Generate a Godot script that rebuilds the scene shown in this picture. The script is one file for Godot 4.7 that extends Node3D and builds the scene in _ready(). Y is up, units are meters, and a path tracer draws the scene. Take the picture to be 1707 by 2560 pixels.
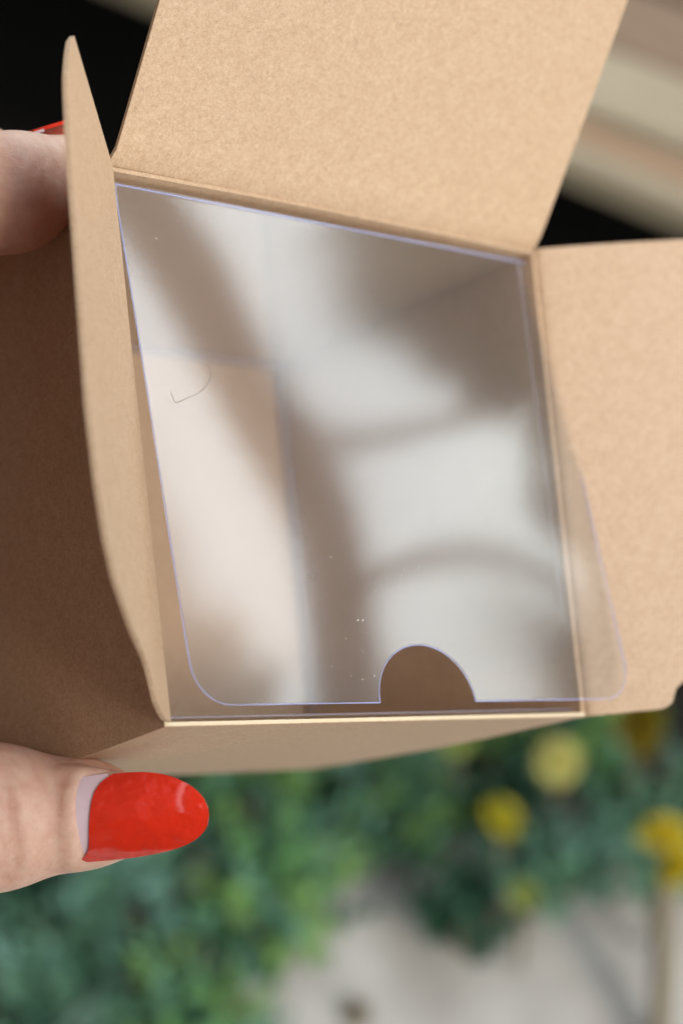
extends Node3D
# A hand holding a small open kraft box with a clear plastic liner box, over a planted bed.
# Units are metres, y is up. The box has its own axes: x along the lid fold, y up the front, z out of the opening.

const BOX_W := 0.0825
const BOX_L := 0.078
const BOX_H := 0.069
var box_at := Transform3D(Basis(Vector3(0.7624, -0.557, -0.3272), Vector3(-0.1034, 0.3949, -0.9119), Vector3(0.6394, 0.7302, 0.2446)).orthonormalized(), Vector3(-0.0237, 0.7276, -0.1214))
var rng := RandomNumberGenerator.new()
var M := {}


# ---------------------------------------------------------------- helpers
func tag(o: Node, label: String, category: String, group := "", kind := "") -> Node:
	if label:
		o.set_meta("label", label)
	if category:
		o.set_meta("category", category)
	if group:
		o.set_meta("group", group)
	if kind:
		o.set_meta("kind", kind)
	return o


func thing(called: String, label: String, category: String, at := Transform3D.IDENTITY, group := "") -> Node3D:
	var o := Node3D.new()
	o.name = called
	add_child(o, true)
	o.transform = at
	tag(o, label, category, group)
	return o


func obj(called: String, mesh: Mesh, mat: Material, parent: Node = null) -> MeshInstance3D:
	var o := MeshInstance3D.new()
	o.name = called
	o.mesh = mesh
	o.material_override = mat
	(parent if parent else self).add_child(o, true)
	return o


func mat(c: Color, rough := 0.8) -> StandardMaterial3D:
	var m := StandardMaterial3D.new()
	m.albedo_color = c.linear_to_srgb()
	m.roughness = rough
	return m


# a sheet with thickness: f(u, v) gives its outer face
func patch(f: Callable, us: Array, vs: Array, th: float, uv_scale := Vector2(1, 1)) -> ArrayMesh:
	var nu := us.size()
	var nv := vs.size()
	var p := []
	var n := []
	for i in nu:
		for j in nv:
			p.append(f.call(us[i], vs[j]))
	for i in nu:
		for j in nv:
			var a: Vector3 = p[min(i + 1, nu - 1) * nv + j] - p[max(i - 1, 0) * nv + j]
			var b: Vector3 = p[i * nv + min(j + 1, nv - 1)] - p[i * nv + max(j - 1, 0)]
			var q := a.cross(b)
			n.append(q.normalized() if q.length() > 1e-14 else (n[-1] if n.size() else Vector3.UP))
	var V := PackedVector3Array()
	var N := PackedVector3Array()
	var U := PackedVector2Array()
	var I := PackedInt32Array()
	for side in 2:
		for i in nu:
			for j in nv:
				var k := i * nv + j
				V.append(p[k] if side == 0 else p[k] - n[k] * th)
				N.append(n[k] if side == 0 else -n[k])
				U.append(Vector2(us[i], vs[j]) * uv_scale + Vector2(0.37, 0.61) * side)
	var half := nu * nv
	for i in nu - 1:
		for j in nv - 1:
			var a := i * nv + j
			var b := (i + 1) * nv + j
			I.append_array([a, a + 1, b + 1, a, b + 1, b])
			I.append_array([half + a, half + b + 1, half + a + 1, half + a, half + b, half + b + 1])
	# the four edges
	var rim := []
	for i in nu:
		rim.append(i * nv)
	for j in range(1, nv):
		rim.append((nu - 1) * nv + j)
	for i in range(nu - 2, -1, -1):
		rim.append(i * nv + nv - 1)
	for j in range(nv - 2, -1, -1):
		rim.append(j)
	if th == 0.0:   # a film without thickness
		rim = [0]
		I = I.slice(0, 0)
		for i in nu - 1:
			for j in nv - 1:
				var a := i * nv + j
				var b := (i + 1) * nv + j
				I.append_array([a, a + 1, b + 1, a, b + 1, b])
	for k in rim.size() - 1:
		var a: int = rim[k]
		var b: int = rim[k + 1]
		var at := V.size()
		var pa: Vector3 = V[a]
		var pb: Vector3 = V[b]
		if pa.distance_to(pb) < 1e-7:
			continue
		var nn: Vector3 = (pb - pa).cross(N[a]).normalized()
		for q in [pa, pb, V[half + b], V[half + a]]:
			V.append(q)
			N.append(nn)
		U.append_array([U[a], U[b], U[b] + Vector2(0.01, 0.01), U[a] + Vector2(0.01, 0.01)])
		I.append_array([at, at + 1, at + 2, at, at + 2, at + 3])
	return arrays(V, N, U, I)


func arrays(V: PackedVector3Array, N: PackedVector3Array, U: PackedVector2Array, I: PackedInt32Array, C := PackedColorArray()) -> ArrayMesh:
	var a := []
	a.resize(Mesh.ARRAY_MAX)
	a[Mesh.ARRAY_VERTEX] = V
	a[Mesh.ARRAY_NORMAL] = N
	if U.size():
		a[Mesh.ARRAY_TEX_UV] = U
	if C.size():
		a[Mesh.ARRAY_COLOR] = C
	a[Mesh.ARRAY_INDEX] = I
	var m := ArrayMesh.new()
	m.add_surface_from_arrays(Mesh.PRIMITIVE_TRIANGLES, a)
	return m


func steps(n: int, lo := 0.0, hi := 1.0) -> Array:
	var a := []
	for i in n + 1:
		a.append(lerpf(lo, hi, float(i) / n))
	return a


# a round bar through points, radii per point
func tube(pts: Array, radii: Array, sides := 8) -> ArrayMesh:
	var V := PackedVector3Array()
	var N := PackedVector3Array()
	var U := PackedVector2Array()
	var I := PackedInt32Array()
	var up := Vector3(0.3, 0.9, 0.21).normalized()
	var run := 0.0
	for i in pts.size():
		var d: Vector3 = (pts[min(i + 1, pts.size() - 1)] - pts[max(i - 1, 0)]).normalized()
		var s := d.cross(up if absf(d.dot(up)) < 0.97 else Vector3(1, 0, 0)).normalized()
		var t := s.cross(d)
		if i > 0:
			run += pts[i].distance_to(pts[i - 1])
		for k in sides + 1:
			var a := TAU * k / sides
			var nn := s * cos(a) + t * sin(a)
			V.append(pts[i] + nn * radii[min(i, radii.size() - 1)])
			N.append(nn)
			U.append(Vector2(float(k) / sides, run * 10.0))
	for i in pts.size() - 1:
		for k in sides:
			var a := i * (sides + 1) + k
			var b := a + sides + 1
			I.append_array([a, a + 1, b + 1, a, b + 1, b])
	for e in 2:
		var base := (pts.size() - 1) * (sides + 1) if e else 0
		var at := V.size()
		var d: Vector3 = (pts[-1] - pts[-2]).normalized() if e else (pts[0] - pts[1]).normalized()
		V.append(pts[-1] if e else pts[0])
		N.append(d)
		U.append(Vector2(0.5, 0))
		for k in sides + 1:
			V.append(V[base + k])
			N.append(d)
			U.append(Vector2(0.5, 0))
		for k in sides:
			if e:
				I.append_array([at, at + 1 + k, at + 2 + k])
			else:
				I.append_array([at, at + 2 + k, at + 1 + k])
	return arrays(V, N, U, I)


# a box with chamfered long edges
func bevel_box(size: Vector3, c: float) -> ArrayMesh:
	var st := SurfaceTool.new()
	st.begin(Mesh.PRIMITIVE_TRIANGLES)
	st.set_smooth_group(-1)
	var h := size / 2
	var ring := [Vector2(h.y - c, h.z), Vector2(h.y, h.z - c), Vector2(h.y, -h.z + c), Vector2(h.y - c, -h.z), Vector2(-h.y + c, -h.z), Vector2(-h.y, -h.z + c), Vector2(-h.y, h.z - c), Vector2(-h.y + c, h.z)]
	for k in 8:
		var a: Vector2 = ring[k]
		var b: Vector2 = ring[(k + 1) % 8]
		var q := [Vector3(-h.x, a.x, a.y), Vector3(h.x, a.x, a.y), Vector3(h.x, b.x, b.y), Vector3(-h.x, b.x, b.y)]
		for i in [0, 1, 2, 0, 2, 3]:
			st.set_uv(Vector2(q[i].x, (q[i].y + q[i].z)))
			st.add_vertex(q[i])
		for i in [0, 1]:
			var x: float = -h.x if i == 0 else h.x
			var tri := [Vector3(x, 0, 0), Vector3(x, a.x, a.y), Vector3(x, b.x, b.y)]
			for v in ([0, 1, 2] if i == 0 else [0, 2, 1]):
				st.set_uv(Vector2(0, tri[v].y))
				st.add_vertex(tri[v])
	st.generate_normals()
	return st.commit()


# ---------------------------------------------------------------- materials
func fibre_image(size: int, base: Color, light: Color, dark: Color, count: int, grain: float) -> Image:
	var im := Image.create(size, size, false, Image.FORMAT_RGB8)
	var n := FastNoiseLite.new()
	n.seed = 5
	n.frequency = 0.05
	n.fractal_octaves = 3
	for y in size:
		for x in size:
			var v := n.get_noise_2d(x, y) * 0.035 + (rng.randf() - 0.5) * grain
			im.set_pixel(x, y, Color(base.r + v, base.g + v * 0.95, base.b + v * 0.85))
	for k in count:
		var p := Vector2(rng.randf() * size, rng.randf() * size)
		var a := rng.randf() * TAU
		var bend := rng.randf_range(-0.06, 0.06)
		var ln := rng.randi_range(14, 58)
		var r := rng.randf()
		var c := light if r < 0.5 else dark
		var w := rng.randf_range(0.08, 0.42)
		if r > 0.992:
			c = Color(0.2, 0.13, 0.1)
			w = rng.randf_range(0.35, 0.8)
			ln = rng.randi_range(3, 26)
		for i in ln:
			p += Vector2(cos(a), sin(a))
			a += bend
			var x := posmod(int(p.x), size)
			var y := posmod(int(p.y), size)
			im.set_pixel(x, y, im.get_pixel(x, y).lerp(c, w))
	return im


func noise_tex(freq: float, lo: Color, hi: Color, oct := 4, size := 512, sd := 1, kind := FastNoiseLite.TYPE_SIMPLEX_SMOOTH) -> NoiseTexture2D:
	var n := FastNoiseLite.new()
	n.noise_type = kind
	n.frequency = freq
	n.fractal_octaves = oct
	n.seed = sd
	var t := NoiseTexture2D.new()
	t.width = size
	t.height = size
	t.seamless = true
	t.noise = n
	var g := Gradient.new()
	g.set_color(0, lo)
	g.set_color(1, hi)
	t.color_ramp = g
	return t


func make_materials() -> void:
	var im := fibre_image(1024, Color(0.72, 0.598, 0.482), Color(0.86, 0.76, 0.66), Color(0.56, 0.42, 0.29), 26000, 0.05)
	var tex := ImageTexture.create_from_image(im)
	var grey := im.duplicate()
	grey.convert(Image.FORMAT_L8)
	var kraft := mat(Color.WHITE, 0.6)
	kraft.albedo_texture = tex
	kraft.heightmap_enabled = true
	kraft.heightmap_texture = ImageTexture.create_from_image(grey)
	kraft.heightmap_scale = 0.007
	kraft.metallic_specular = 0.5
	M.kraft = kraft
	var edge := mat(Color(0.66, 0.53, 0.36), 0.9)
	M.kraft_edge = edge

	var film := StandardMaterial3D.new()
	film.transparency = BaseMaterial3D.TRANSPARENCY_ALPHA
	film.albedo_color = Color(0.9, 0.92, 0.95, 0.012)
	film.roughness = 0.075
	film.metallic_specular = 0.5
	M.film = film
	var fe := StandardMaterial3D.new()
	fe.transparency = BaseMaterial3D.TRANSPARENCY_ALPHA
	fe.albedo_color = Color(0.66, 0.68, 0.86, 0.5)
	fe.roughness = 0.3
	M.film_edge = fe
	M.film_fold = fe.duplicate()
	M.film_fold.albedo_color = Color(0.74, 0.72, 0.80, 0.18)

	var skin := mat(Color(0.76, 0.50, 0.375), 0.42)
	skin.albedo_texture = noise_tex(0.018, Color(0.91, 0.82, 0.80), Color(1, 1, 1), 4, 512, 3)
	skin.uv1_triplanar = true
	skin.uv1_scale = Vector3.ONE * 40.0
	skin.subsurf_scatter_enabled = true
	skin.subsurf_scatter_strength = 0.2
	skin.heightmap_enabled = true
	skin.heightmap_texture = noise_tex(0.06, Color.BLACK, Color.WHITE, 3, 512, 9, FastNoiseLite.TYPE_CELLULAR)
	skin.heightmap_scale = 0.007
	skin.metallic_specular = 0.4
	M.skin = skin
	var red := mat(Color(0.66, 0.028, 0.010), 0.16)
	red.clearcoat_enabled = true
	red.clearcoat = 1.0
	red.clearcoat_roughness = 0.03
	red.heightmap_enabled = true
	red.heightmap_texture = noise_tex(0.02, Color.BLACK, Color.WHITE, 3, 256, 12)
	red.heightmap_scale = 0.03
	red.uv1_triplanar = true
	red.uv1_scale = Vector3.ONE * 60.0
	M.polish = red
	var plate := mat(Color(0.74, 0.555, 0.59), 0.3)
	M.nail_plate = plate
	M.dark_hair = mat(Color(0.02, 0.013, 0.009), 0.5)
	M.coat = mat(Color(0.012, 0.011, 0.012), 0.95)

	var conc := mat(Color.WHITE, 0.95)
	conc.albedo_texture = noise_tex(0.012, Color(0.64, 0.615, 0.59), Color(0.74, 0.72, 0.695), 5, 1024, 21)
	conc.uv1_triplanar = true
	conc.uv1_world_triplanar = true
	conc.uv1_scale = Vector3.ONE * 1.7
	M.concrete = conc
	var soil := mat(Color.WHITE, 1.0)
	soil.albedo_texture = noise_tex(0.05, Color(0.06, 0.05, 0.04), Color(0.17, 0.14, 0.11), 5, 512, 22)
	soil.uv1_triplanar = true
	soil.uv1_world_triplanar = true
	soil.uv1_scale = Vector3.ONE * 4.0
	M.soil = soil
	for k in 4:
		var c: Color = [Color(0.66, 0.61, 0.50), Color(0.60, 0.48, 0.36), Color(0.63, 0.565, 0.465), Color(0.50, 0.40, 0.31)][k]
		var w := mat(Color.WHITE, 0.8)
		w.albedo_texture = noise_tex(0.02, c.darkened(0.14), c.lightened(0.06), 4, 256, 31 + k)
		w.uv1_triplanar = true
		w.uv1_scale = Vector3(3, 40, 40)
		M["slat%d" % k] = w
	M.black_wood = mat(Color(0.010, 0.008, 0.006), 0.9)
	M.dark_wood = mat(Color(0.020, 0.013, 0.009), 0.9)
	M.bark = mat(Color.WHITE, 0.95)
	M.bark.albedo_texture = noise_tex(0.03, Color(0.24, 0.20, 0.16), Color(0.42, 0.36, 0.30), 4, 256, 41)
	M.bark.uv1_triplanar = true
	M.bark.uv1_scale = Vector3.ONE * 6.0
	M.stake = mat(Color(0.20, 0.16, 0.11), 0.9)
	var leaf := mat(Color.WHITE, 0.5)
	leaf.vertex_color_use_as_albedo = true
	leaf.backlight_enabled = true
	leaf.backlight = Color(0.45, 0.6, 0.3)
	M.leaf = leaf
	M.hair = mat(Color(0.18, 0.14, 0.10), 0.6)
	M.lint = mat(Color(0.5, 0.48, 0.45), 0.9)


# ---------------------------------------------------------------- the kraft box
func frame_point(o: Vector3, du: Vector3, dv: Vector3, n: Vector3, u: float, v: float, bow: float) -> Vector3:
	return o + du * u + dv * v + n * bow


func make_box() -> void:
	var b := thing("kraft_box", "small open brown kraft cardboard box held in the hand, its flaps spread", "box", box_at)
	var S := Vector2(26, 26)
	var T := 0.0006
	var W := BOX_W
	var L := BOX_L
	var H := BOX_H
	var u1 := steps(24)
	# outer faces; each wall gives slightly under the fingers
	obj("left_wall", patch(func(u, v): return Vector3(rim_left(L * (1 - u)), lerpf(L, bulge(v, 0.0) + 0.0002, u), -H * (1 - v)), steps(24), steps(16), T, Vector2(L, H) * 26), M.kraft, b)
	obj("right_wall", patch(func(u, v): return Vector3(rim_right(L * u), L * u, -H * (1 - v)), steps(24), steps(16), T, Vector2(L, H) * 26), M.kraft, b)
	obj("front_wall", patch(func(u, v): return Vector3(lerpf(rim_left(0), rim_right(0), u), bulge(v, u), -H * (1 - v)), steps(24), steps(16), T, Vector2(W, H) * 26), M.kraft, b)
	obj("back_wall", patch(func(u, v): return Vector3(lerpf(rim_right(L), rim_left(L), u), L + 0.0004 * sin(PI * u), -H * (1 - v)), steps(24), steps(16), T, Vector2(W, H) * 26), M.kraft, b)
	obj("floor", patch(func(u, v): return Vector3(W * u, L * (1 - v), -H), steps(8), steps(8), T, Vector2(W, L) * 26), M.kraft, b)
	# raw cut edge of the front wall and of the corner beside the left flap
	var n := FastNoiseLite.new()
	n.frequency = 900.0
	n.seed = 4
	obj("cut_edge", patch(func(u, v): return Vector3(lerpf(rim_left(0), rim_right(0), u), 0.0001 + 0.0005 * v + 0.00005 * n.get_noise_2d(u, v), 0.00012 + 0.00009 * n.get_noise_2d(u * 0.9 + 3.0, 0.0)), steps(160), steps(2), 0.0003), M.kraft_edge, b)
	obj("cut_edge", patch(func(u, v): return Vector3(rim_left(0) + 0.00055 * u, 0.0006 + 0.0029 * v, 0.00012 + 0.00006 * n.get_noise_2d(v, 7.0)), steps(2), steps(16), 0.0003), M.kraft_edge, b)
	# lid, folded back from the top edge
	var a := deg_to_rad(37.0)
	var ld := Vector3(0, cos(a), sin(a))
	var ln := Vector3(0, -sin(a), cos(a))
	obj("lid", patch(func(u, v):
		var x := lerpf(-0.0010 + 0.0006 * smoothstep(0.0, 0.03, v), 0.0836 + 0.0009 * v, u)
		return Vector3(x, L - 0.0005, 0.00015) + ld * (0.086 * v) - Vector3(0, 0, 0.0014 * maxf(0.0, 1.0 - v / 0.01)) + ln * (0.0005 * sin(PI * v) - 0.0006 * exp(-v * 60.0)), steps(20), [0.0, 0.004] + steps(40, 0.01, 1.0), T, Vector2(W, 0.086) * 26), M.kraft, b)
	# right flap, bent outwards
	var c := deg_to_rad(32.0)
	var rd := Vector3(cos(c), 0, sin(c))
	var rn := Vector3(-sin(c), 0, cos(c))
	obj("side_flap", patch(func(u, v):
		var far: float = 0.040 * u
		var lo := flap_end(far)
		var y := lerpf(lo, L + 0.0002 - 0.05 * maxf(0.0, far - 0.036), v)
		return Vector3(rim_right(y) - 0.0006, y, 0.00015) + rd * far - Vector3(0, 0, 0.0014 * maxf(0.0, 1.0 - u / 0.02)) + rn * (0.0008 * sin(PI * u) - 0.0006 * exp(-u * 40.0)), [0.0, 0.008] + steps(48, 0.02, 1.0), steps(20), T, Vector2(0.04, L) * 26), M.kraft, b)
	# left flap, standing towards the viewer
	var e := deg_to_rad(44.0)
	var fd := Vector3(-cos(e), 0, sin(e))
	obj("side_flap", patch(func(u, v):
		var y: float = 0.0006 + 0.0880 * v
		var inner := 0.0 if y < 0.0778 else (y - 0.0778) * 1.72
		var far := lerpf(inner, maxf(flap_reach(y) * 1.07, inner + 0.0002), u)
		return Vector3(rim_left(y) + 0.0003, y, 0.0002) + fd * far, steps(24), steps(90), T, Vector2(0.03, 0.088) * 26), M.kraft, b)


func flap_end(far: float) -> float:   # lower end of the right flap: straight, then a rounded corner and a slant
	if far < 0.0125:
		return 0.0
	if far < 0.0155:
		return 0.003 - sqrt(maxf(0.0, 0.003 * 0.003 - pow(far - 0.0125, 2)))
	return 0.003 + (far - 0.0155) * 0.75


func flap_reach(y: float) -> float:   # how far the left flap stands out, from its tapered lower end to its upper corner
	var k := [[0.0, 0.002], [0.0022, 0.0078], [0.0045, 0.0092], [0.007, 0.0112], [0.0105, 0.0180], [0.0152, 0.0243], [0.020, 0.0272], [0.0261, 0.0288], [0.0356, 0.0295], [0.059, 0.0270], [0.071, 0.0257], [0.080, 0.0236], [0.084, 0.0217], [0.0866, 0.0200], [0.0886, 0.0176]]
	for i in k.size() - 1:
		if y <= k[i + 1][0]:
			return lerpf(k[i][1], k[i + 1][1], (y - k[i][0]) / (k[i + 1][0] - k[i][0]))
	return 0.0172


# ---------------------------------------------------------------- the clear liner box
func rim_left(y: float) -> float:   # the opening is squeezed slightly out of square
	return lerpf(0.0007, -0.0011, clampf(y / BOX_L, 0, 1))


func rim_right(y: float) -> float:
	return lerpf(0.0813, 0.0836, clampf(y / BOX_L, 0, 1))


func bulge(v: float, u: float) -> float:   # front wall pressed outwards below its edge
	return -0.0018 * sin(PI * clampf(1.0 - v, 0, 1)) * (0.3 + 0.7 * (1 - u))


const TILT := 0.1134   # its lid stands 6.5 degrees proud of the opening

func lid_point(x: float, d: float, off := 0.0) -> Vector3:   # x across, d down from the hinge, both in metres
	var bow := 0.00035 * sin(PI * x / 0.085) * sin(PI * d / 0.08) + 0.00012 * sin(x * 95.0 + d * 40.0) * sin(d * 70.0)
	return Vector3(x, 0.0764, -0.0018) + Vector3(0, -cos(TILT), sin(TILT)) * d + Vector3(0, sin(TILT), cos(TILT)) * (bow + off)


func lid_length(x: float) -> float:
	var full := 0.0751
	var r := 0.0058
	if x < 0.0012 + r:
		return full - r + sqrt(maxf(0.0, r * r - pow(0.0012 + r - x, 2)))
	if x > 0.0852 - r:
		return full - r + sqrt(maxf(0.0, r * r - pow(x - 0.0852 + r, 2)))
	var dx := (x - 0.0419) / 0.0093
	if absf(dx) < 1.0:
		return full - 0.0084 * pow(1.0 - dx * dx, 0.5)
	return full


func lid_columns() -> Array:
	var xs := []
	for i in 13:
		xs.append(0.0012 + 0.0058 * (1.0 - cos(PI / 2 * i / 12.0)))
	for i in range(1, 14):
		xs.append(lerpf(0.007, 0.03258, i / 13.0))
	for i in 41:
		xs.append(0.0419 - 0.0093 * cos(PI * i / 40.0))
	for i in 14:
		xs.append(lerpf(0.05122, 0.0794, i / 13.0))
	for i in range(1, 13):
		xs.append(0.0794 + 0.0058 * sin(PI / 2 * i / 12.0))
	return xs


func make_liner() -> void:
	var b := thing("clear_plastic_box", "clear plastic box set inside the cardboard box, half-round notch in its lid", "plastic box", box_at)
	var xs := lid_columns()
	var vs := steps(44)
	obj("lid", patch(func(u, v): return lid_point(u, lid_length(u) * (1.0 - v)), xs, vs, 0.00018), M.film, b)
	obj("protective_film", patch(func(u, v): return lid_point(u, lid_length(u) * (1.0 - v) * 0.9985, 0.00034), xs, vs, 0.0), M.film, b)
	# cut edges catch the light
	var rim := []
	for d in steps(30):
		rim.append(lid_point(0.0012, 0.0693 * d, 0.0001))
	for x in xs.slice(1, xs.size() - 1):
		rim.append(lid_point(x, lid_length(x), 0.0001))
	for d in steps(30):
		rim.append(lid_point(0.0852, 0.0693 * (1 - d), 0.0001))
	var rim_r := []
	for k in rim.size():
		rim_r.append(0.00006 + 0.00005 * absf(sin(k * 0.37) * sin(k * 0.131 + 1.0)) + 0.00003 * rng.randf())
	obj("lid_edge", tube(rim, rim_r, 6), M.film_edge, b)
	var fold := []
	for x in steps(20):
		fold.append(lid_point(lerpf(0.0012, 0.0845, x), 0.0, 0.0))
	obj("fold", tube(fold, [0.00017], 8), M.film_edge, b)
	# walls of the liner
	var z1 := -0.0016
	var z0 := -0.0672
	var lo := 0.0014
	var hi := 0.0767
	var x0 := 0.0014
	var x1 := 0.0812
	var wall := [
		["front_wall", Vector3(x0, lo, z0), Vector3(x1 - x0, 0, 0)], ["right_wall", Vector3(x1, lo, z0), Vector3(0, hi - lo, 0)],
		["back_wall", Vector3(x1, hi, z0), Vector3(x0 - x1, 0, 0)], ["left_wall", Vector3(x0, hi, z0), Vector3(0, lo - hi, 0)]]
	for w in wall:
		var o: Vector3 = w[1]
		var along: Vector3 = w[2]
		obj(w[0], patch(func(u, v): return o + along * u + Vector3(0, 0, (z1 - z0) * v), steps(2), steps(2), 0.0002), M.film, b)
		if w[0] != "back_wall":
			obj("rim_edge", tube([o + Vector3(0, 0, z1 - z0), o + along * 0.5 + Vector3(0, 0, z1 - z0), o + along + Vector3(0, 0, z1 - z0)], [0.00018], 6), M.film_fold, b)
	obj("floor", patch(func(u, v): return Vector3(lerpf(x0, x1, u), lerpf(lo, hi, v), z0 + 0.0006), steps(2), steps(2), 0.0002), M.film, b)
	var fl := []
	for q in [Vector3(x1, lo, z0), Vector3(x1, hi, z0), Vector3(x0, hi, z0), Vector3(x0, lo, z0), Vector3(x1, lo, z0)]:
		fl.append(q + Vector3(0, 0, 0.0008))
	obj("floor_fold", tube(fl, [0.0010], 6), M.film_fold, b)
	# dust flap tucked under the lid at the left, only its curled edge shows
	var curl := []
	for k in steps(14):
		curl.append(Vector3(0.0013 - 0.0022 * sin(k * PI * 0.5), 0.0760 - 0.0075 * k, -0.0016 - 0.0012 * k))
	obj("dust_flap", patch(func(u, v): return Vector3(0.0013 - 0.0022 * sin(u * PI * 0.5) + 0.0012 * v, 0.0760 - 0.0075 * u, -0.0018 - 0.0012 * u - 0.03 * v), steps(14), steps(3), 0.00018), M.film, b)
	obj("dust_flap_edge", tube(curl, [0.00016], 6), M.film_edge, b)


func make_lint() -> void:
	var pts := []
	var raw := [Vector2(4.9, 31.2), Vector2(5.1, 32.3), Vector2(5.6, 32.7), Vector2(7.9, 31.7), Vector2(9.5, 31.0), Vector2(11.1, 29.8), Vector2(12.2, 28.1), Vector2(12.1, 26.9), Vector2(11.3, 26.5)]
	var cv := Curve3D.new()
	for i in raw.size():
		var p := lid_point(raw[i].x * 0.001, raw[i].y * 0.001, 0.0004)
		var q := lid_point(raw[mini(i + 1, raw.size() - 1)].x * 0.001, raw[mini(i + 1, raw.size() - 1)].y * 0.001, 0.0004)
		var r := lid_point(raw[maxi(i - 1, 0)].x * 0.001, raw[maxi(i - 1, 0)].y * 0.001, 0.0004)
		cv.add_point(p, (r - q) * 0.16, (q - r) * 0.16)
	for k in 40:
		pts.append(cv.sample_baked(cv.get_baked_length() * k / 39.0, true))
	var h := obj("hair", tube(pts, [0.000035], 5), M.hair)
	h.transform = box_at
	tag(h, "fine dark curled hair lying on the clear plastic lid", "hair")
	var st := SurfaceTool.new()
	st.begin(Mesh.PRIMITIVE_TRIANGLES)
	for k in 240:
		var x := rng.randf_range(0.003, 0.083)
		var d := rng.randf_range(0.002, 0.071)
		if rng.randf() < 0.5:
			x = rng.randfn(0.034, 0.008)
			d = rng.randfn(0.060, 0.008)
		x = clampf(x, 0.002, 0.084)
		if d > lid_length(x) - 0.001 or d < 0.001:
			continue
		var c := lid_point(x, d, 0.0004)
		var r := rng.randf_range(0.00003, 0.00009)
		var a := rng.randf() * TAU
		var s := rng.randf_range(0.6, 3.0) if rng.randf() < 0.25 else 1.0
		var ax := Vector3(cos(a), sin(a), 0) * r * s
		var ay := Vector3(-sin(a), cos(a), 0) * r
		var up := Vector3(0, 0, r * 0.8)
		var ring := [c + ax, c + ay, c - ax, c - ay]
		for i in 4:
			st.add_vertex(ring[i])
			st.add_vertex(c + up)
			st.add_vertex(ring[(i + 1) % 4])
	st.generate_normals()
	var dust := obj("dust", st.commit(), M.lint)
	dust.transform = box_at
	tag(dust, "pale dust specks scattered over the clear plastic lid", "dust", "", "stuff")
	var fl := SurfaceTool.new()
	fl.begin(Mesh.PRIMITIVE_TRIANGLES)
	for k in 7:
		var c := lid_point(0.0237 + rng.randf_range(-0.0006, 0.0006), 0.0569 + rng.randf_range(-0.00025, 0.00025), 0.0004)
		var q := [c + Vector3(0.0002, 0, 0), c + Vector3(0, 0.00009, 0.00008), c - Vector3(0.00018, 0, 0), c - Vector3(0, 0.0001, 0)]
		for i in [0, 2, 1, 0, 3, 2]:
			fl.add_vertex(q[i])
	fl.generate_normals()
	var crumb := obj("crumb", fl.commit(), M.hair)
	crumb.transform = box_at
	tag(crumb, "tiny dark crumb near the middle of the plastic lid", "crumb")


# ---------------------------------------------------------------- the hand
var bones := []   # [a, b, ra, rb, blend]
var creases := []   # the same, cut into the skin

func bone(a: Vector3, b: Vector3, ra: float, rb: float, blend := 4.0) -> void:
	bones.append([a, b, ra, rb, blend])


func capsule(p: Vector3, k: Array) -> float:
	var a: Vector3 = k[0]
	var ab: Vector3 = k[1] - a
	var t := clampf((p - a).dot(ab) / maxf(ab.length_squared(), 1e-6), 0.0, 1.0)
	return p.distance_to(a + ab * t) - lerpf(k[2], k[3], t)


func field(p: Vector3, which: Array, cuts: Array = []) -> float:
	var d := 1e3
	for k in which:
		var c := capsule(p, k)
		var w: float = k[4]
		var h := maxf(w - absf(c - d), 0.0) / w
		d = minf(c, d) - h * h * w * 0.25
	for k in cuts:
		var c := -capsule(p, k)
		var h := maxf(0.8 - absf(c - d), 0.0) / 0.8
		d = maxf(c, d) + h * h * 0.2
	return d


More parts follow.
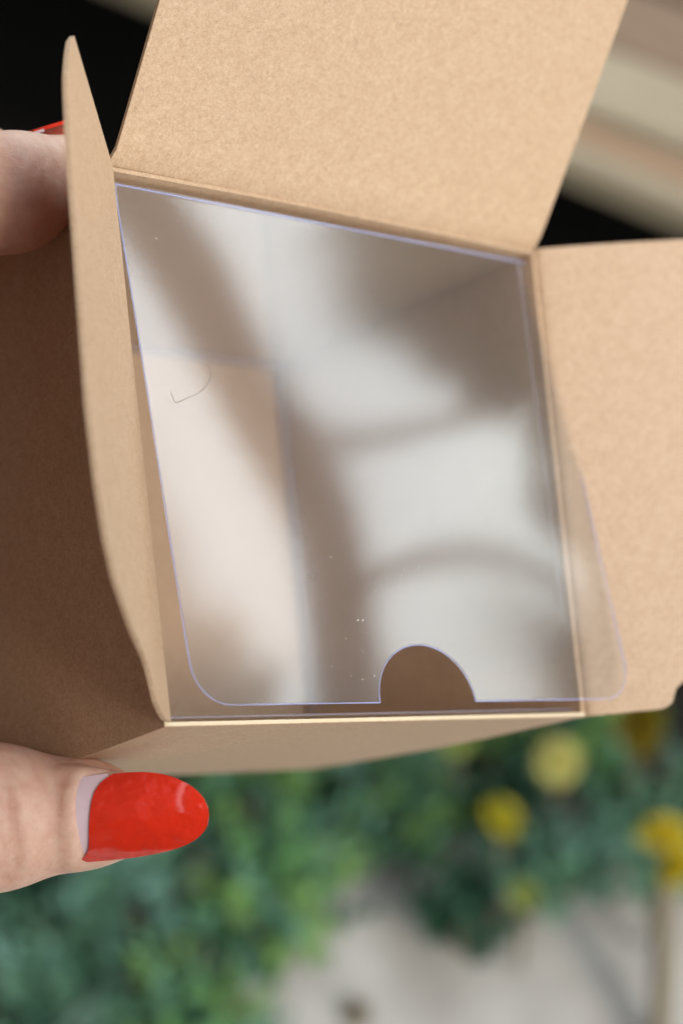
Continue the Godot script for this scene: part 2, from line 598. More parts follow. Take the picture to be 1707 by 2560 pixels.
# surface nets in millimetres, only in the blocks near the skin
func net(cell: float) -> ArrayMesh:
	var lo := Vector3.ONE * 1e4
	var hi := -lo
	for k in bones:
		for e in 2:
			var r := Vector3.ONE * (maxf(k[2], k[3]) + 6.0)
			lo = lo.min(k[e] - r)
			hi = hi.max(k[e] + r)
	const B := 8
	var nb := Vector3i(((hi - lo) / (cell * B)).ceil())
	var nx := nb.x * B + 1
	var ny := nb.y * B + 1
	var nz := nb.z * B + 1
	var g := PackedFloat32Array()
	g.resize(nx * ny * nz)
	g.fill(1e3)
	var reach := cell * B * 0.87
	var live := []
	for bz in nb.z:
		for by in nb.y:
			for bx in nb.x:
				var c := lo + (Vector3(bx, by, bz) + Vector3.ONE * 0.5) * cell * B
				var near := []
				for k in bones:
					if capsule(c, k) < reach + 6.0:
						near.append(k)
				if near.is_empty() or absf(field(c, near)) > reach + 1.5:
					continue
				var cuts := []
				for k in creases:
					if capsule(c, k) < reach + 2.0:
						cuts.append(k)
				live.append(Vector3i(bx, by, bz) * B)
				for z in B + 1:
					for y in B + 1:
						for x in B + 1:
							var i := (bx * B + x) + nx * ((by * B + y) + ny * (bz * B + z))
							if g[i] > 999.0:
								g[i] = field(lo + Vector3(bx * B + x, by * B + y, bz * B + z) * cell, near, cuts)
	var V := PackedVector3Array()
	var N := PackedVector3Array()
	var I := PackedInt32Array()
	var at := {}
	var sx := 1
	var sy := nx
	var sz := nx * ny
	var corner := [0, sx, sy, sx + sy, sz, sx + sz, sy + sz, sx + sy + sz]
	for o in live:
		for z in B:
			for y in B:
				for x in B:
					var i: int = (o.x + x) + nx * ((o.y + y) + ny * (o.z + z))
					if absf(g[i]) > cell * 2.0:
						continue
					var s := 0
					for c in 8:
						if g[i + corner[c]] < 0.0:
							s += 1
					if s == 0 or s == 8:
						continue
					var sum := Vector3.ZERO
					var cnt := 0
					var grad := Vector3.ZERO
					for c in 8:
						var va: float = g[i + corner[c]]
						var pc := Vector3(c & 1, (c >> 1) & 1, (c >> 2) & 1)
						grad += (pc * 2.0 - Vector3.ONE) * va
						for ax in 3:
							var bit := 1 << ax
							if c & bit == 0:
								var vb: float = g[i + corner[c | bit]]
								if (va < 0.0) != (vb < 0.0):
									var q := pc
									q[ax] += va / (va - vb)
									sum += q
									cnt += 1
					at[i] = V.size()
					V.append((lo + (Vector3(o.x + x, o.y + y, o.z + z) + sum / cnt) * cell) * 0.001)
					N.append(grad.normalized())
	for i in at:
		for ax in 3:
			var step: int = [sx, sy, sz][ax]
			var s1: int = [sy, sz, sx][ax]
			var s2: int = [sz, sx, sy][ax]
			var a: float = g[i]
			var b: float = g[i + step]
			if (a < 0.0) == (b < 0.0):
				continue
			if not (at.has(i - s1) and at.has(i - s2) and at.has(i - s1 - s2)):
				continue
			var q := [at[i], at[i - s1], at[i - s1 - s2], at[i - s2]]
			if a < 0.0:
				I.append_array([q[0], q[2], q[1], q[0], q[3], q[2]])
			else:
				I.append_array([q[0], q[1], q[2], q[0], q[2], q[3]])
	# fine creases over the thumb joint and the nail fold
	return arrays(V, N, PackedVector2Array(), I)


# nail: o base of its centre line, a towards the tip, n out of it, b across; lengths in millimetres
func nail_patch(o: Vector3, a: Vector3, n: Vector3, b: Vector3, slant: Vector2, s0: float, s1: float, half: Callable, round: float, lift: float, arch: float, th: float) -> ArrayMesh:
	return patch(func(u, v):
		var s := lerpf(s0, s1, u)
		var base_curve: float = 0.0
		var w: float = half.call(s)
		var x := lerpf(-w, w, v)
		var t: float = x / 6.2
		base_curve = (1.0 - u) * (slant.x * t + slant.y * pow(absf(t), 5.0) * signf(t))
		var ang := x / round
		var y := sin(ang) * round
		var h := (cos(ang) - 1.0) * round + lift - arch * pow(maxf(0.0, s) / 17.0, 2.0)
		return (o + a * (s + base_curve) + b * y + n * h) * 0.001, steps(40), steps(32), th * 0.001, Vector2(1, 1))


func make_person() -> void:
	var p := thing("person", "hand with long red nails gripping the left side of the cardboard box", "person", box_at)
	# thumb, along the front wall
	var tip := Vector3(8.5, -10.3, -18.4)
	var pad := Vector3(2.4, -9.0, -23.6)
	var ip := Vector3(-7.5, -8.2, -31.0)
	var mcp := Vector3(-32, -6, -47)
	var cmc := Vector3(-58, 2, -48)
	bone(pad, tip, 7.2, 5.0, 3.0)
	bone(ip, pad, 9.4, 7.2, 3.0)
	bone(mcp, ip, 11.5, 9.6, 4.0)
	bone(cmc, mcp, 15.0, 12.0, 8.0)
	# index finger over the back wall
	var im := Vector3(-52, 58, -34)
	var ipp := Vector3(-24, 74.5, -21)
	var idp := Vector3(-8.5, 77.5, -12.5)
	var it := Vector3(2.0, 82.6, -12.4)
	bone(idp, it, 7.9, 5.2, 3.0)
	bone(ipp, idp, 8.8, 7.9, 3.0)
	bone(im, ipp, 10.5, 8.8, 4.0)
	# the other fingers close round the same corner, deeper down
	for k in 3:
		var z := -15.5 * (k + 1) - 14.0
		var sh: float = [0.0, -2.0, -6.0][k]
		var r: float = [8.4, 8.0, 7.0][k]
		var m := Vector3(-54 - 2 * k, 54 - 6 * k, z - 18 + 2 * k)
		var q := Vector3(-24, 80 + sh * 0.4, z - 6)
		var d := Vector3(-5, 88.0 + sh * 0.2, z - 2)
		bone(m, q, r + 1.6, r, 3.0)
		bone(q, d, r, r - 0.6, 2.0)
		bone(d, Vector3(13 + sh, 85.6 - sh * 0.1, z), r - 0.6, r - 2.2, 2.0)
	# palm and wrist
	bone(Vector3(-58, 48, -40), Vector3(-74, 2, -40), 14.0, 18.0, 10.0)
	bone(Vector3(-60, 46, -62), Vector3(-78, 4, -54), 13.0, 17.0, 10.0)
	bone(Vector3(-62, 34, -84), Vector3(-82, 2, -62), 12.0, 16.0, 10.0)
	bone(Vector3(-78, 2, -48), Vector3(-104, -44, -30), 21.0, 20.0, 12.0)
	bone(Vector3(-104, -44, -30), Vector3(-140, -100, -6), 20.0, 25.0, 12.0)
	# raised skin round the base and the sides of the thumb nail
	var o := Vector3(2.25, -8.55, -22.0)
	var a := Vector3(0.6545, -0.0441, 0.7533).normalized()
	var n := Vector3(-0.7344, -0.2931, 0.6116).normalized()
	var b := a.cross(n).normalized()
	var last := Vector3.ZERO
	for i in 9:
		var t := lerpf(-1.0, 1.0, i / 8.0)
		var ang := t * 6.3 / 8.2
		var q := o + a * (-0.9 - 0.6 * t - 0.9 * pow(t, 5.0)) + b * (sin(ang) * 8.2) + n * ((cos(ang) - 1.0) * 8.2 + 6.4)
		if i > 0:
			bone(last, q, 0.75, 0.75, 1.6)
		last = q
	for s in [-1.0, 1.0]:
		var ang: float = s * 6.7 / 8.2
		var q0 := o + a * -1.6 + b * (sin(ang) * 8.2) + n * ((cos(ang) - 1.0) * 8.2 + 5.9)
		var q1 := o + a * 7.2 + b * (sin(ang) * 7.4) + n * ((cos(ang) - 1.0) * 8.2 + 5.5)
		bone(q0, q1, 0.9, 0.7, 2.2)
	# creases over the thumb joint
	for k in 4:
		var q := o + a * (-8.4 - 1.45 * k)
		var last_q := Vector3.ZERO
		for i in 9:
			var ang := lerpf(-0.8, 0.65, i / 8.0) + 0.15 * (k % 2)
			var dir := (n * cos(ang) + b * sin(ang)).normalized()
			var w := q + a * (1.0 * cos(ang * 2.2) - 0.25 * sin(i * 2.0 + k)) + dir * 16.0
			for step in 12:
				w -= dir * field(w, bones) * 0.9
			w += dir * (0.62 if i > 0 and i < 8 else 0.8)
			if i > 0:
				creases.append([last_q, w, 0.9, 0.9])
			last_q = w
	obj("hand", net(0.95), M.skin, p)
	bones = []
	creases = []
	# thumb nail
	var half := func(s):
		var w: float = 6.15 + 0.05 * s
		if s > 2.0:
			w *= sqrt(maxf(0.0, 1.0 - pow((s - 2.0) / 16.4, 2.1)))
		return maxf(w, 0.02)
	obj("nail_base", nail_patch(o, a, n, b, Vector2(-0.5, -0.9), -0.3, 4.8, half, 8.2, 6.75, 1.2, 0.4), M.nail_plate, p)
	obj("nail", nail_patch(o, a, n, b, Vector2(-1.1, -2.2), 2.2, 18.35, half, 8.2, 7.0, 1.2, 0.5), M.polish, p)
	# index nail, turned away over the top of the finger
	var ia := (it - idp).normalized()
	var inn := Vector3(-0.15, 0.80, -0.45)
	inn = (inn - ia * inn.dot(ia)).normalized()
	var ib := ia.cross(inn).normalized()
	var io := idp + ia * 5.0
	var ih := func(s):
		var w := 5.4
		if s > 5.0:
			w *= sqrt(maxf(0.0, 1.0 - pow((s - 5.0) / 8.1, 2.2)))
		return maxf(w, 0.02)
	obj("nail_base", nail_patch(io, ia, inn, ib, Vector2(0, 0.5), -0.4, 3.2, ih, 6.6, 6.5, 1.0, 0.4), M.nail_plate, p)
	obj("nail", nail_patch(io, ia, inn, ib, Vector2(0, 0.5), 1.2, 13.0, ih, 6.6, 6.75, 1.0, 0.5), M.polish, p)
	make_holder(p)


func bx(x: float, y: float, z: float) -> Vector3:   # a point of the world in the box's axes, in millimetres
	return box_at.affine_inverse() * Vector3(x, y, z) * 1000.0


# the rest of the person, who bends over the box with the camera in the other hand
func make_holder(p: Node3D) -> void:
	var sl := bx(-0.2, 0.99, 0.36)
	var sr := bx(0.2, 0.99, 0.36)
	bone(bx(0, 0.34, 0.62), bx(0, 0.62, 0.53), 165, 150, 60)
	bone(bx(0, 0.62, 0.53), bx(0, 0.90, 0.40), 150, 165, 60)
	bone(sl, sr, 75, 75, 60)
	bone(sl, bx(-0.275, 0.68, 0.27), 68, 52, 30)
	bone(bx(-0.275, 0.68, 0.27), bx(-0.13, 0.755, 0.028), 52, 36, 20)
	bone(sr, bx(0.30, 0.73, 0.27), 68, 52, 30)
	bone(bx(0.30, 0.73, 0.27), bx(0.12, 0.89, 0.085), 50, 36, 20)
	bone(bx(0, 0.95, 0.38), bx(0, 1.03, 0.29), 75, 62, 40)
	obj("coat", net(13.0), M.coat, p)
	bones = []
	# right hand on the camera grip
	var palm := bx(0.095, 0.925, 0.075)
	bone(bx(0.12, 0.89, 0.085), palm, 26, 25, 12)
	for k in 4:
		var up := 0.018 * (k - 1.5)
		var a := bx(0.098, 0.955 - up * 0.8, 0.075 + up * 0.6)
		var b := bx(0.086, 0.935 - up * 0.8, 0.028 + up * 0.6)
		var c := bx(0.060, 0.928 - up * 0.8, 0.026 + up * 0.6)
		bone(palm, a, 14, 9.5, 6)
		bone(a, b, 9.5, 8.5, 2)
		bone(b, c, 8.5, 7.0 - 0.4 * k, 2)
	bone(palm, bx(0.075, 0.99, 0.10), 12, 10, 6)
	bone(bx(0.075, 0.99, 0.10), bx(0.048, 1.005, 0.092), 10, 7.5, 2)
	obj("right_hand", net(3.0), M.skin, p)
	bones = []
	# head, looking into the viewfinder
	var f := Vector3(0, -0.80, -0.60)
	var u := Vector3(0, 0.60, -0.80)
	var h := Vector3(0.0, 1.165, 0.195)
	var at := func(x: float, y: float, z: float) -> Vector3:
		var w := h + Vector3(x, 0, 0) + u * y + f * z
		return bx(w.x, w.y, w.z)
	bone(at.call(0, 0.02, -0.02), at.call(0, 0.015, 0.02), 82, 78, 30)
	bone(at.call(0, -0.03, 0.02), at.call(0, -0.085, 0.058), 62, 26, 30)
	bone(at.call(0, 0.01, 0.096), at.call(0, -0.024, 0.108), 9, 12, 12)
	bone(at.call(-0.018, -0.055, 0.086), at.call(0.018, -0.055, 0.086), 7, 7, 8)
	for s in [-1.0, 1.0]:
		bone(at.call(0.078 * s, 0.01, -0.01), at.call(0.082 * s, -0.03, 0.0), 10, 8, 6)
		bone(at.call(0.045 * s, 0.034, 0.078), at.call(0.012 * s, 0.03, 0.088), 9, 9, 10)
	bone(at.call(0, -0.05, -0.02), at.call(0, -0.15, -0.05), 56, 58, 30)
	obj("head", net(4.0), M.skin, p)
	bones = []
	bone(at.call(0, 0.04, -0.04), at.call(0, 0.035, 0.0), 90, 84, 30)
	bone(at.call(-0.05, 0.0, -0.055), at.call(-0.05, -0.14, -0.09), 55, 45, 30)
	bone(at.call(0.05, 0.0, -0.055), at.call(0.05, -0.14, -0.09), 55, 45, 30)
	obj("hair", net(9.0), M.dark_hair, p)
	bones = []
	for s in [-1.0, 1.0]:
		var e := SphereMesh.new()
		e.radius = 0.0115
		e.height = 0.023
		var o := obj("eye", e, M.lint, p)
		o.position = at.call(0.032 * s, 0.012, 0.076) * 0.001


func make_camera_body() -> void:
	var c := thing("camera", "black photo camera held by the person taking the picture, behind the view", "camera", Transform3D(Basis.from_euler(Vector3(deg_to_rad(-55), 0, 0)), Vector3(0, 0.95, 0)))
	var body := obj("body", bevel_box(Vector3(0.132, 0.092, 0.052), 0.012), M.black_wood, c)
	body.position = Vector3(0.01, 0.005, 0.098)
	obj("lens_barrel", tube([Vector3(0, 0, 0.006), Vector3(0, 0, 0.03), Vector3(0, 0, 0.031), Vector3(0, 0, 0.075)], [0.031, 0.031, 0.034, 0.034], 32), M.black_wood, c)
	var hump := obj("viewfinder", bevel_box(Vector3(0.05, 0.034, 0.055), 0.01), M.black_wood, c)
	hump.position = Vector3(0, 0.062, 0.1)


# ---------------------------------------------------------------- plants
func leaf_into(V: PackedVector3Array, N: PackedVector3Array, C: PackedColorArray, I: PackedInt32Array, at: Vector3, dir: Vector3, up: Vector3, ln: float, wd: float, c: Color) -> void:
	var s := dir.cross(up).normalized()
	var n := s.cross(dir).normalized()
	var rows := [[0.0, 0.12], [0.3, 0.85], [0.62, 0.95], [0.88, 0.5], [1.0, 0.06]]
	var base := V.size()
	for r in rows:
		var q: Vector3 = at + dir * ln * r[0] - n * ln * 0.22 * r[0] * r[0]
		for k in 3:
			var e := k - 1
			V.append(q + s * wd * 0.5 * r[1] * e + n * wd * 0.10 * absf(e))
			N.append((n + s * 0.25 * -e).normalized())
			C.append(c)
	for r in 4:
		for k in 2:
			var i := base + r * 3 + k
			I.append_array([i, i + 3, i + 4, i, i + 4, i + 1])


func foliage(seed_: int, radius: float, height: float, count: int, ln: float, tones: Array) -> ArrayMesh:
	rng.seed = seed_
	var V := PackedVector3Array()
	var N := PackedVector3Array()
	var C := PackedColorArray()
	var I := PackedInt32Array()
	var shoots := []
	for k in maxi(6, count / 14):
		var a := rng.randf() * TAU
		var r := radius * sqrt(rng.randf())
		shoots.append(Vector3(cos(a) * r, height * (1.0 - 0.55 * pow(r / radius, 2.0)) * rng.randf_range(0.75, 1.1), sin(a) * r))
	for q: Vector3 in shoots:
		var tone: Color = tones[rng.randi() % tones.size()]
		var axis := (q - Vector3(0, -height * 0.3, 0)).normalized()
		for i in 14:
			var f := i / 13.0
			var a := i * 2.4 + rng.randf()
			var side := axis.cross(Vector3(cos(a), 0.2, sin(a))).normalized()
			var dir := (side * lerpf(1.0, 0.4, f) + axis * lerpf(0.15, 0.9, f)).normalized()
			var at: Vector3 = q * lerpf(0.55, 1.0, f)
			var l := ln * rng.randf_range(0.7, 1.15) * lerpf(1.15, 0.7, f)
			leaf_into(V, N, C, I, at, dir, axis, l, l * 0.62, tone * rng.randf_range(0.6, 1.3))
	return arrays(V, N, PackedVector2Array(), I, C)


func stems(seed_: int, radius: float, height: float, count: int) -> ArrayMesh:
	rng.seed = seed_
	var st := SurfaceTool.new()
	for k in count:
		var a := TAU * k / count + rng.randf()
		var tip := Vector3(cos(a) * radius * 0.6, height * 0.8, sin(a) * radius * 0.6)
		st.append_from(tube([Vector3(cos(a), 0, sin(a)) * 0.004, tip * 0.5 + Vector3(0, height * 0.08, 0), tip], [0.0022, 0.0017, 0.001], 5), 0, Transform3D.IDENTITY)
	return st.commit()


func flower_head(seed_: int, r: float, c: Color) -> ArrayMesh:
	rng.seed = seed_
	var V := PackedVector3Array()
	var N := PackedVector3Array()
	var C := PackedColorArray()
	var I := PackedInt32Array()
	for ring in 4:
		var cnt: int = [14, 11, 8, 5][ring]
		for i in cnt:
			var a := TAU * i / cnt + ring * 0.4
			var dir := (Vector3(cos(a), 0, sin(a)) + Vector3.UP * (0.1 + 0.55 * ring)).normalized()
			leaf_into(V, N, C, I, Vector3(0, ring * r * 0.10, 0), dir, Vector3.UP, r * [1.0, 0.85, 0.65, 0.45][ring], r * 0.42, c * rng.randf_range(0.85, 1.1))
	return arrays(V, N, PackedVector2Array(), I, C)


func make_plants() -> void:
	var sage := Color(0.17, 0.33, 0.215)
	var deep := Color(0.05, 0.13, 0.08)
	var blue := Color(0.19, 0.35, 0.28)
	var lime := Color(0.25, 0.42, 0.13)
	var grass := Color(0.17, 0.35, 0.14)
	# x, z, radius, height, kind, label
	var kinds := [
		[[sage, sage, blue, deep], 0.058, 0.085, 900, 0.0095],
		[[grass, lime, sage, deep], 0.055, 0.09, 820, 0.0105],
		[[deep, deep, deep * 0.7], 0.030, 0.075, 420, 0.0085],
		[[blue, blue, sage], 0.046, 0.075, 700, 0.009],
	]
	var protos := []
	for k in kinds.size():
		var q: Array = kinds[k]
		var o := Node3D.new()
		o.name = ["bushy_plant", "leafy_plant", "round_plant", "sage_plant"][k]
		obj("foliage", foliage(100 + k, q[1], q[2], q[3], q[4], q[0]), M.leaf, o)
		o.get_child(0).set_meta("kind", "stuff")
		obj("stem", stems(200 + k, q[1], q[2], 7), M.stake, o)
		protos.append(o)
	var spots := [
		[0, -0.150, -0.335, 1.0, "sage green bushy plant filling the lower left corner"],
		[1, -0.075, -0.335, 0.9, "brighter green leafy plant at the bottom edge beside the grey paving"],
		[0, -0.185, -0.420, 1.05, "bluish bushy plant just below the thumb at the left edge"],
		[3, -0.105, -0.405, 1.2, "soft blue-green plant under the tip of the red thumb nail"],
		[1, -0.040, -0.405, 1.0, "fresh green leafy plant to the right of the thumb nail"],
		[0, -0.140, -0.490, 1.1, "dark bushy plant half hidden behind the thumb nail"],
		[1, -0.055, -0.490, 1.1, "light green leafy plant close under the front wall of the box"],
		[0, 0.020, -0.480, 0.9, "green bushy plant under the middle of the box, at the paving edge"],
		[1, 0.050, -0.545, 1.0, "leafy plant under the right half of the front wall"],
		[2, 0.0638, -0.389, 1.05, "small round dark green plant alone at the paving edge"],
		[1, 0.036, -0.452, 0.7, "small light green plant at the paving edge, left of the round plant"],
		[3, 0.113, -0.418, 1.0, "greyish sage plant between the yellow flowers"],
		[0, 0.168, -0.440, 0.8, "green bushy plant at the right edge behind the yellow flowers"],
		[1, 0.120, -0.500, 1.0, "yellow-green leafy plant below the right flap of the box"],
		[0, 0.205, -0.585, 1.0, "blue-green bushy plant under the outer corner of the right flap"],
		[0, -0.030, -0.580, 1.2, "dark bushy plant behind the box"],
		[2, 0.090, -0.452, 1.0, "round dark plant behind the small round one"],
	]
	rng.seed = 77
	var used := {}
	for s in spots:
		var src: Node3D = protos[s[0]]
		var o: Node3D = src if not used.has(s[0]) else src.duplicate()
		o.name = protos[s[0]].name
		used[s[0]] = true
		add_child(o, true)
		o.position = Vector3(s[1], 0.004, s[2])
		o.rotation.y = rng.randf() * TAU
		o.scale = Vector3.ONE * s[3]
		tag(o, s[4], "plant", "plants in the bed under the box")
	# yellow flowers among the leaves
	var pale := Color(0.50, 0.44, 0.13)
	var gold := Color(0.85, 0.64, 0.04)
	var ochre := Color(0.42, 0.28, 0.03)
	var blooms := [
		[0.1048, 0.115, -0.4349, 0.0130, pale, "pale yellow flower below the lower right corner of the box"],
		[0.0761, 0.110, -0.4069, 0.0115, Color(0.46, 0.38, 0.02), "olive yellow flower above the small round plant"],
		[0.1525, 0.115, -0.3930, 0.0160, gold, "large bright yellow flower on the stake at the right edge"],
		[0.1590, 0.110, -0.3800, 0.0130, gold, "lower of the two bright yellow flowers at the right edge"],
		[0.1462, 0.118, -0.4524, 0.0170, ochre, "ochre flower tucked under the right flap"],
		[0.0871, 0.085, -0.3789, 0.0090, Color(0.36, 0.40, 0.10), "greenish yellow flower beside the small round plant"],
		[0.0568, 0.100, -0.4566, 0.0115, Color(0.30, 0.36, 0.08), "small yellow-green bloom under the front wall"],
	]
	var i := 0
	for f in blooms:
		i += 1
		var o := thing("yellow_flower", f[5], "flower", Transform3D(Basis.IDENTITY, Vector3(f[0], 0.004, f[2])), "yellow flowers in the bed")
		var head := obj("flower_head", flower_head(300 + i, f[3], f[4]), M.leaf, o)
		head.position = Vector3(0, f[1], 0)
		head.rotation = Vector3(0.5 + 0.1 * i, i, 0.1)
		obj("stem", tube([Vector3(0.004, 0, 0.003), Vector3(0.003, f[1] * 0.5, 0), Vector3(0, f[1], 0)], [0.0016, 0.0014, 0.0012], 6), M.stake, o)
	var stake := obj("plant_stake", tube([Vector3(0.1585, 0.007, -0.330), Vector3(0.1575, 0.05, -0.358), Vector3(0.1545, 0.10, -0.388)], [0.0062, 0.006, 0.0055], 10), M.stake)
	tag(stake, "brown wooden stake leaning under the yellow flowers at the right edge", "stake")
	# fallen bits on the paving
	rng.seed = 15
	var dry := flower_head(400, 0.008, Color(0.22, 0.16, 0.10))
	var d := obj("dead_flower", dry, M.leaf)
	d.position = Vector3(0.008, 0.006, -0.352)
	tag(d, "small brown withered flower fallen on the grey paving", "dead flower")


# ---------------------------------------------------------------- the place around
func make_ground() -> void:
	var g := obj("ground", patch(func(u, v): return Vector3(lerpf(-25, 25, u), 0, lerpf(25, -25, v)), steps(4), steps(4), 0.05), M.concrete)
	tag(g, "grey concrete paving under the plants", "paving", "", "structure")
	var s := obj("soil", patch(func(u, v):
		var x := lerpf(-1.2, 1.2, u)
		return Vector3(x, 0.004, lerpf(-0.44 + 0.03 * sin(x * 9.0) - (0.06 if x > 0.0 else 0.0) * smoothstep(0.0, 0.05, x) + 0.10 * smoothstep(0.0, -0.12, x), -2.2, v)), steps(60), steps(10), 0.003), M.soil)
	tag(s, "dark soil of the planted bed", "soil", "", "structure")


func make_bench() -> void:
	var dir := Vector3(0.857, 0, 0.514)
	var back := Vector3(0.514, 0, -0.857)
	var at := Transform3D(Basis(dir, Vector3.UP, -back), Vector3(0.128, 0, -0.646))
	var b := thing("wooden_bench", "slatted wooden bench with deep black shade below it, behind the box", "bench", at)
	var z := 0.0
	var widths := [0.014, 0.019, 0.046, 0.050, 0.040, 0.046, 0.050, 0.046, 0.050]
	var mats := [2, 1, 2, 3, 3, 1, 3, 2, 1]
	var y := 0.300
	for k in widths.size():
		var w: float = widths[k]
		var o := obj("slat", bevel_box(Vector3(1.7, 0.020, w), 0.003), M["slat%d" % mats[k]], b)
		o.position = Vector3(0, y - 0.010 - (0.003 if k % 2 else 0.0), -z - w / 2)
		z += w + 0.0012
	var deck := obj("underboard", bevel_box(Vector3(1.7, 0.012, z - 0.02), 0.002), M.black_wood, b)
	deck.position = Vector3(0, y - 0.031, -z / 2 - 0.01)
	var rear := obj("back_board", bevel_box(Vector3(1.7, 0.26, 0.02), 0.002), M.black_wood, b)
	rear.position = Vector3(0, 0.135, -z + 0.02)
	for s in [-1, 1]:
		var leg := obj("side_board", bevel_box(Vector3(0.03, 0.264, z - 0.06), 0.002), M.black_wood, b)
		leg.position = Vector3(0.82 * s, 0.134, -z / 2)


func make_house() -> void:
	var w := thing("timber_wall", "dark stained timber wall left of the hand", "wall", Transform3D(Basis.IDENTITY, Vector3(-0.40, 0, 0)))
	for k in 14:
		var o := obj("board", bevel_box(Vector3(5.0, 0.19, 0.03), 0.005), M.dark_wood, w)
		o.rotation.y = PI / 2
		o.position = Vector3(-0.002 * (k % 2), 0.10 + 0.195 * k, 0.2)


func make_eaves() -> void:
	var r := thing("roof_eaves", "dark roof eaves jutting out over the planted bed", "roof", Transform3D(Basis.IDENTITY, Vector3(-0.4, 2.75, 0.2)))
	var soffit := obj("soffit", bevel_box(Vector3(0.76, 0.04, 5.2), 0.004), M.dark_wood, r)
	soffit.position = Vector3(0.41, 0.03, 0)
	var gutter := obj("gutter", bevel_box(Vector3(0.1, 0.09, 5.2), 0.02), M.black_wood, r)
	gutter.position = Vector3(0.84, 0.05, 0)


func crown(called: String, centre: Vector3, size: Vector3, count: int, leaf_size: float, tones: Array, parent: Node, sd: int) -> void:
	rng.seed = sd
	var V := PackedVector3Array()
	var N := PackedVector3Array()
	var C := PackedColorArray()
	var I := PackedInt32Array()
	for k in 9:
		var a := k * 2.4
		var dir := Vector3(cos(a), 0.5 * sin(k * 1.7), sin(a)).normalized()
		leaf_into(V, N, C, I, dir * 0.2, dir, Vector3.UP, 0.9, 0.6, Color(1, 1, 1))
	var m := arrays(V, N, PackedVector2Array(), I, C)
	var mm := MultiMesh.new()
	mm.transform_format = MultiMesh.TRANSFORM_3D
	mm.use_colors = true
	mm.mesh = m
	mm.instance_count = count
	var n := FastNoiseLite.new()
	n.seed = sd
	n.frequency = 1.1
	var i := 0
	while i < count:
		var q := Vector3(rng.randf_range(-1, 1), rng.randf_range(-1, 1), rng.randf_range(-1, 1))
		if q.length() > 1.0 + 0.35 * n.get_noise_3dv(q * 1.7):
			continue
		mm.set_instance_transform(i, Transform3D(Basis.from_euler(Vector3(rng.randf() * TAU, rng.randf() * TAU, 0)).scaled(Vector3.ONE * leaf_size * rng.randf_range(0.7, 1.2)), centre + q * size))
		mm.set_instance_color(i, tones[rng.randi() % tones.size()] * rng.randf_range(0.7, 1.2))
		i += 1
	var o := MultiMeshInstance3D.new()
	o.name = called
	o.multimesh = mm
	o.material_override = M.leaf
	o.set_meta("kind", "stuff")
	parent.add_child(o, true)


# where a point lies that the clear lid mirrors: bearing from north in degrees, height angle, distance
func bearing(az: float, el: float, d: float) -> Vector3:
	var a := deg_to_rad(az)
	return Vector3(sin(a) * d, 0.75 + d * tan(deg_to_rad(el)), -cos(a) * d)


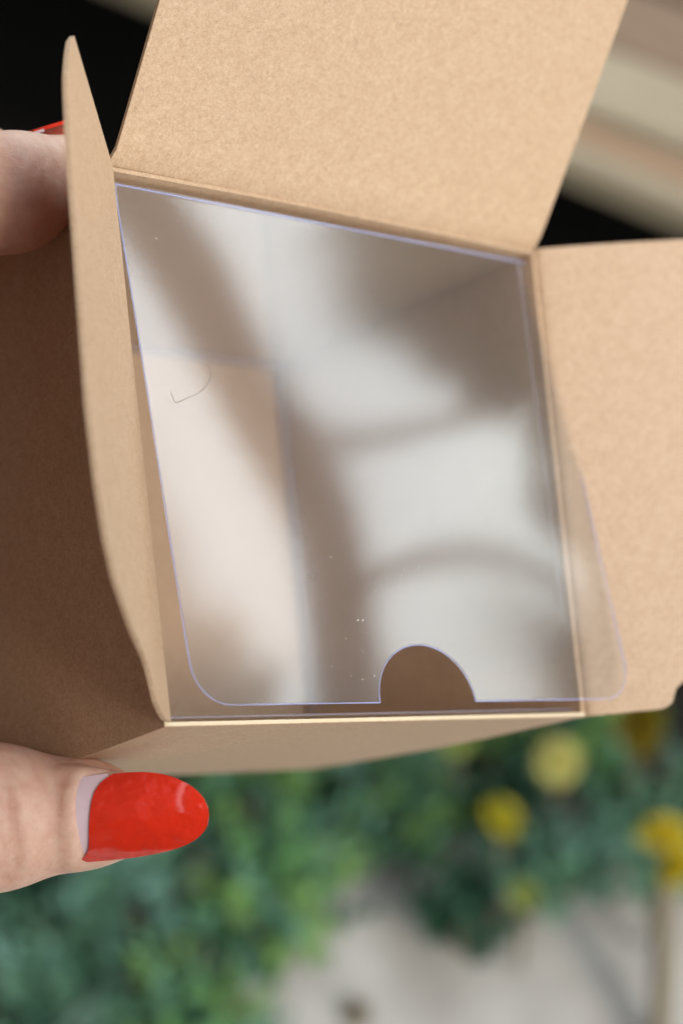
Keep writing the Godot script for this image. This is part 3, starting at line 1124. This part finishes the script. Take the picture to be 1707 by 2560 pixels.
func make_garden() -> void:
	var green := [Color(0.03, 0.07, 0.03), Color(0.05, 0.10, 0.04), Color(0.06, 0.12, 0.06)]
	var D := 5.0
	var t := thing("leaning_tree", "tree with a low slanting limb, mirrored as a dark band in the clear lid", "tree")
	obj("trunk", tube([bearing(97, -8.6, D), bearing(94, 0, D), bearing(91, 6, D), bearing(88, 12, D)], [0.24, 0.20, 0.18, 0.17], 12), M.bark, t)
	obj("limb", tube([bearing(90, 5, D), bearing(80, 10.5, D), bearing(72, 14.2, D), bearing(66, 16.6, D), bearing(61, 18.9, D), bearing(57, 21.0, D), bearing(50, 25, D)], [0.20, 0.17, 0.155, 0.14, 0.155, 0.18, 0.18], 12), M.bark, t)
	obj("branch", tube([bearing(62.8, 18.0, D), bearing(61.9, 14, D), bearing(61.5, 9, D)], [0.035, 0.028, 0.02], 8), M.bark, t)
	obj("branch", tube([bearing(68.2, 15.6, D), bearing(67.3, 12.0, D), bearing(67.0, 8, D)], [0.04, 0.034, 0.026], 8), M.bark, t)
	crown("leaf_clump", bearing(74.5, 21.5, D), Vector3(0.30, 0.28, 0.30), 160, 0.16, green, t, 54)
	crown("crown", bearing(80, 33, D), Vector3(1.6, 1.1, 1.8), 900, 0.3, green, t, 51)
	for k in 3:
		var q := thing("garden_tree", ["tall dark tree at the right end of the garden, outside the picture", "broad dark tree behind the person, outside the picture", "round dark tree far to the right behind the bench, outside the picture"][k], "tree", Transform3D.IDENTITY, "trees round the garden")
		var az: float = [92.0, 175.0, 38.0][k]
		crown("crown", bearing(az, 24, 5.5), Vector3(1.3, 2.0, 1.3), 1100, 0.3, green, q, 55 + k)
		obj("trunk", tube([bearing(az, -7.8, 5.5), bearing(az, 8, 5.5), bearing(az, 28, 5.5)], [0.16, 0.13, 0.08], 10), M.bark, q)
	var h := thing("garden_shrub", "dense garden shrub right of the bed, seen only as a reflection", "shrub")
	crown("foliage", bearing(53.5, 7.5, 4.6), Vector3(0.66, 0.68, 0.5), 900, 0.18, green, h, 52)
	obj("stem", tube([bearing(53, -9, 4.6), bearing(53, 6, 4.6)], [0.05, 0.03], 8), M.bark, h)
	var g := thing("clipped_hedge", "low clipped hedge along the garden edge, seen only as a reflection", "hedge")
	crown("foliage", bearing(71.5, 2.6, 6.3), Vector3(0.7, 0.7, 0.7), 500, 0.2, green, g, 70)
	for k in 6:
		crown("foliage", bearing(40 + 12 * k, 1.2, 6.5), Vector3(0.85, 0.75, 0.85), 500, 0.2, green, g, 60 + k)


func _ready() -> void:
	rng.seed = 1
	var cam := Camera3D.new()
	cam.name = "camera"
	add_child(cam, true)
	cam.position = Vector3(0, 0.95, 0)
	cam.rotation_degrees = Vector3(-55, 0, 0)
	cam.near = 0.02
	cam.far = 400.0
	var lens := CameraAttributesPhysical.new()
	lens.frustum_focal_length = 45.14
	lens.frustum_focus_distance = 0.266
	lens.frustum_near = 0.02
	lens.frustum_far = 400.0
	lens.exposure_aperture = 7.6
	cam.attributes = lens
	cam.current = true
	var sky_mat := ProceduralSkyMaterial.new()
	sky_mat.sky_top_color = Color(0.90, 0.94, 0.98)
	sky_mat.sky_horizon_color = Color(0.955, 0.985, 0.945)
	sky_mat.sky_curve = 0.2
	sky_mat.sky_energy_multiplier = 1.62
	sky_mat.ground_bottom_color = Color(0.4, 0.4, 0.38)
	sky_mat.ground_horizon_color = Color(0.6, 0.6, 0.58)
	sky_mat.sun_angle_max = 1.0
	var sky := Sky.new()
	sky.sky_material = sky_mat
	var env := Environment.new()
	env.background_mode = Environment.BG_SKY
	env.sky = sky
	env.tonemap_mode = Environment.TONE_MAPPER_LINEAR
	env.tonemap_exposure = 1.45
	env.sdfgi_enabled = true
	env.ssao_enabled = true
	env.ssil_enabled = true
	var we := WorldEnvironment.new()
	we.name = "world_environment"
	we.environment = env
	add_child(we, true)
	var sun := DirectionalLight3D.new()
	sun.name = "sun"
	sun.light_color = Color(1.0, 0.96, 0.9)
	sun.light_energy = 0.36
	sun.light_angular_distance = 12.0
	sun.shadow_enabled = true
	add_child(sun, true)
	sun.look_at_from_position(Vector3(0.47, 0.71, 0.53), Vector3.ZERO)

	make_materials()
	make_ground()
	make_house()
	make_eaves()
	make_garden()
	make_bench()
	make_plants()
	make_box()
	make_liner()
	make_lint()
	make_person()
	make_camera_body()
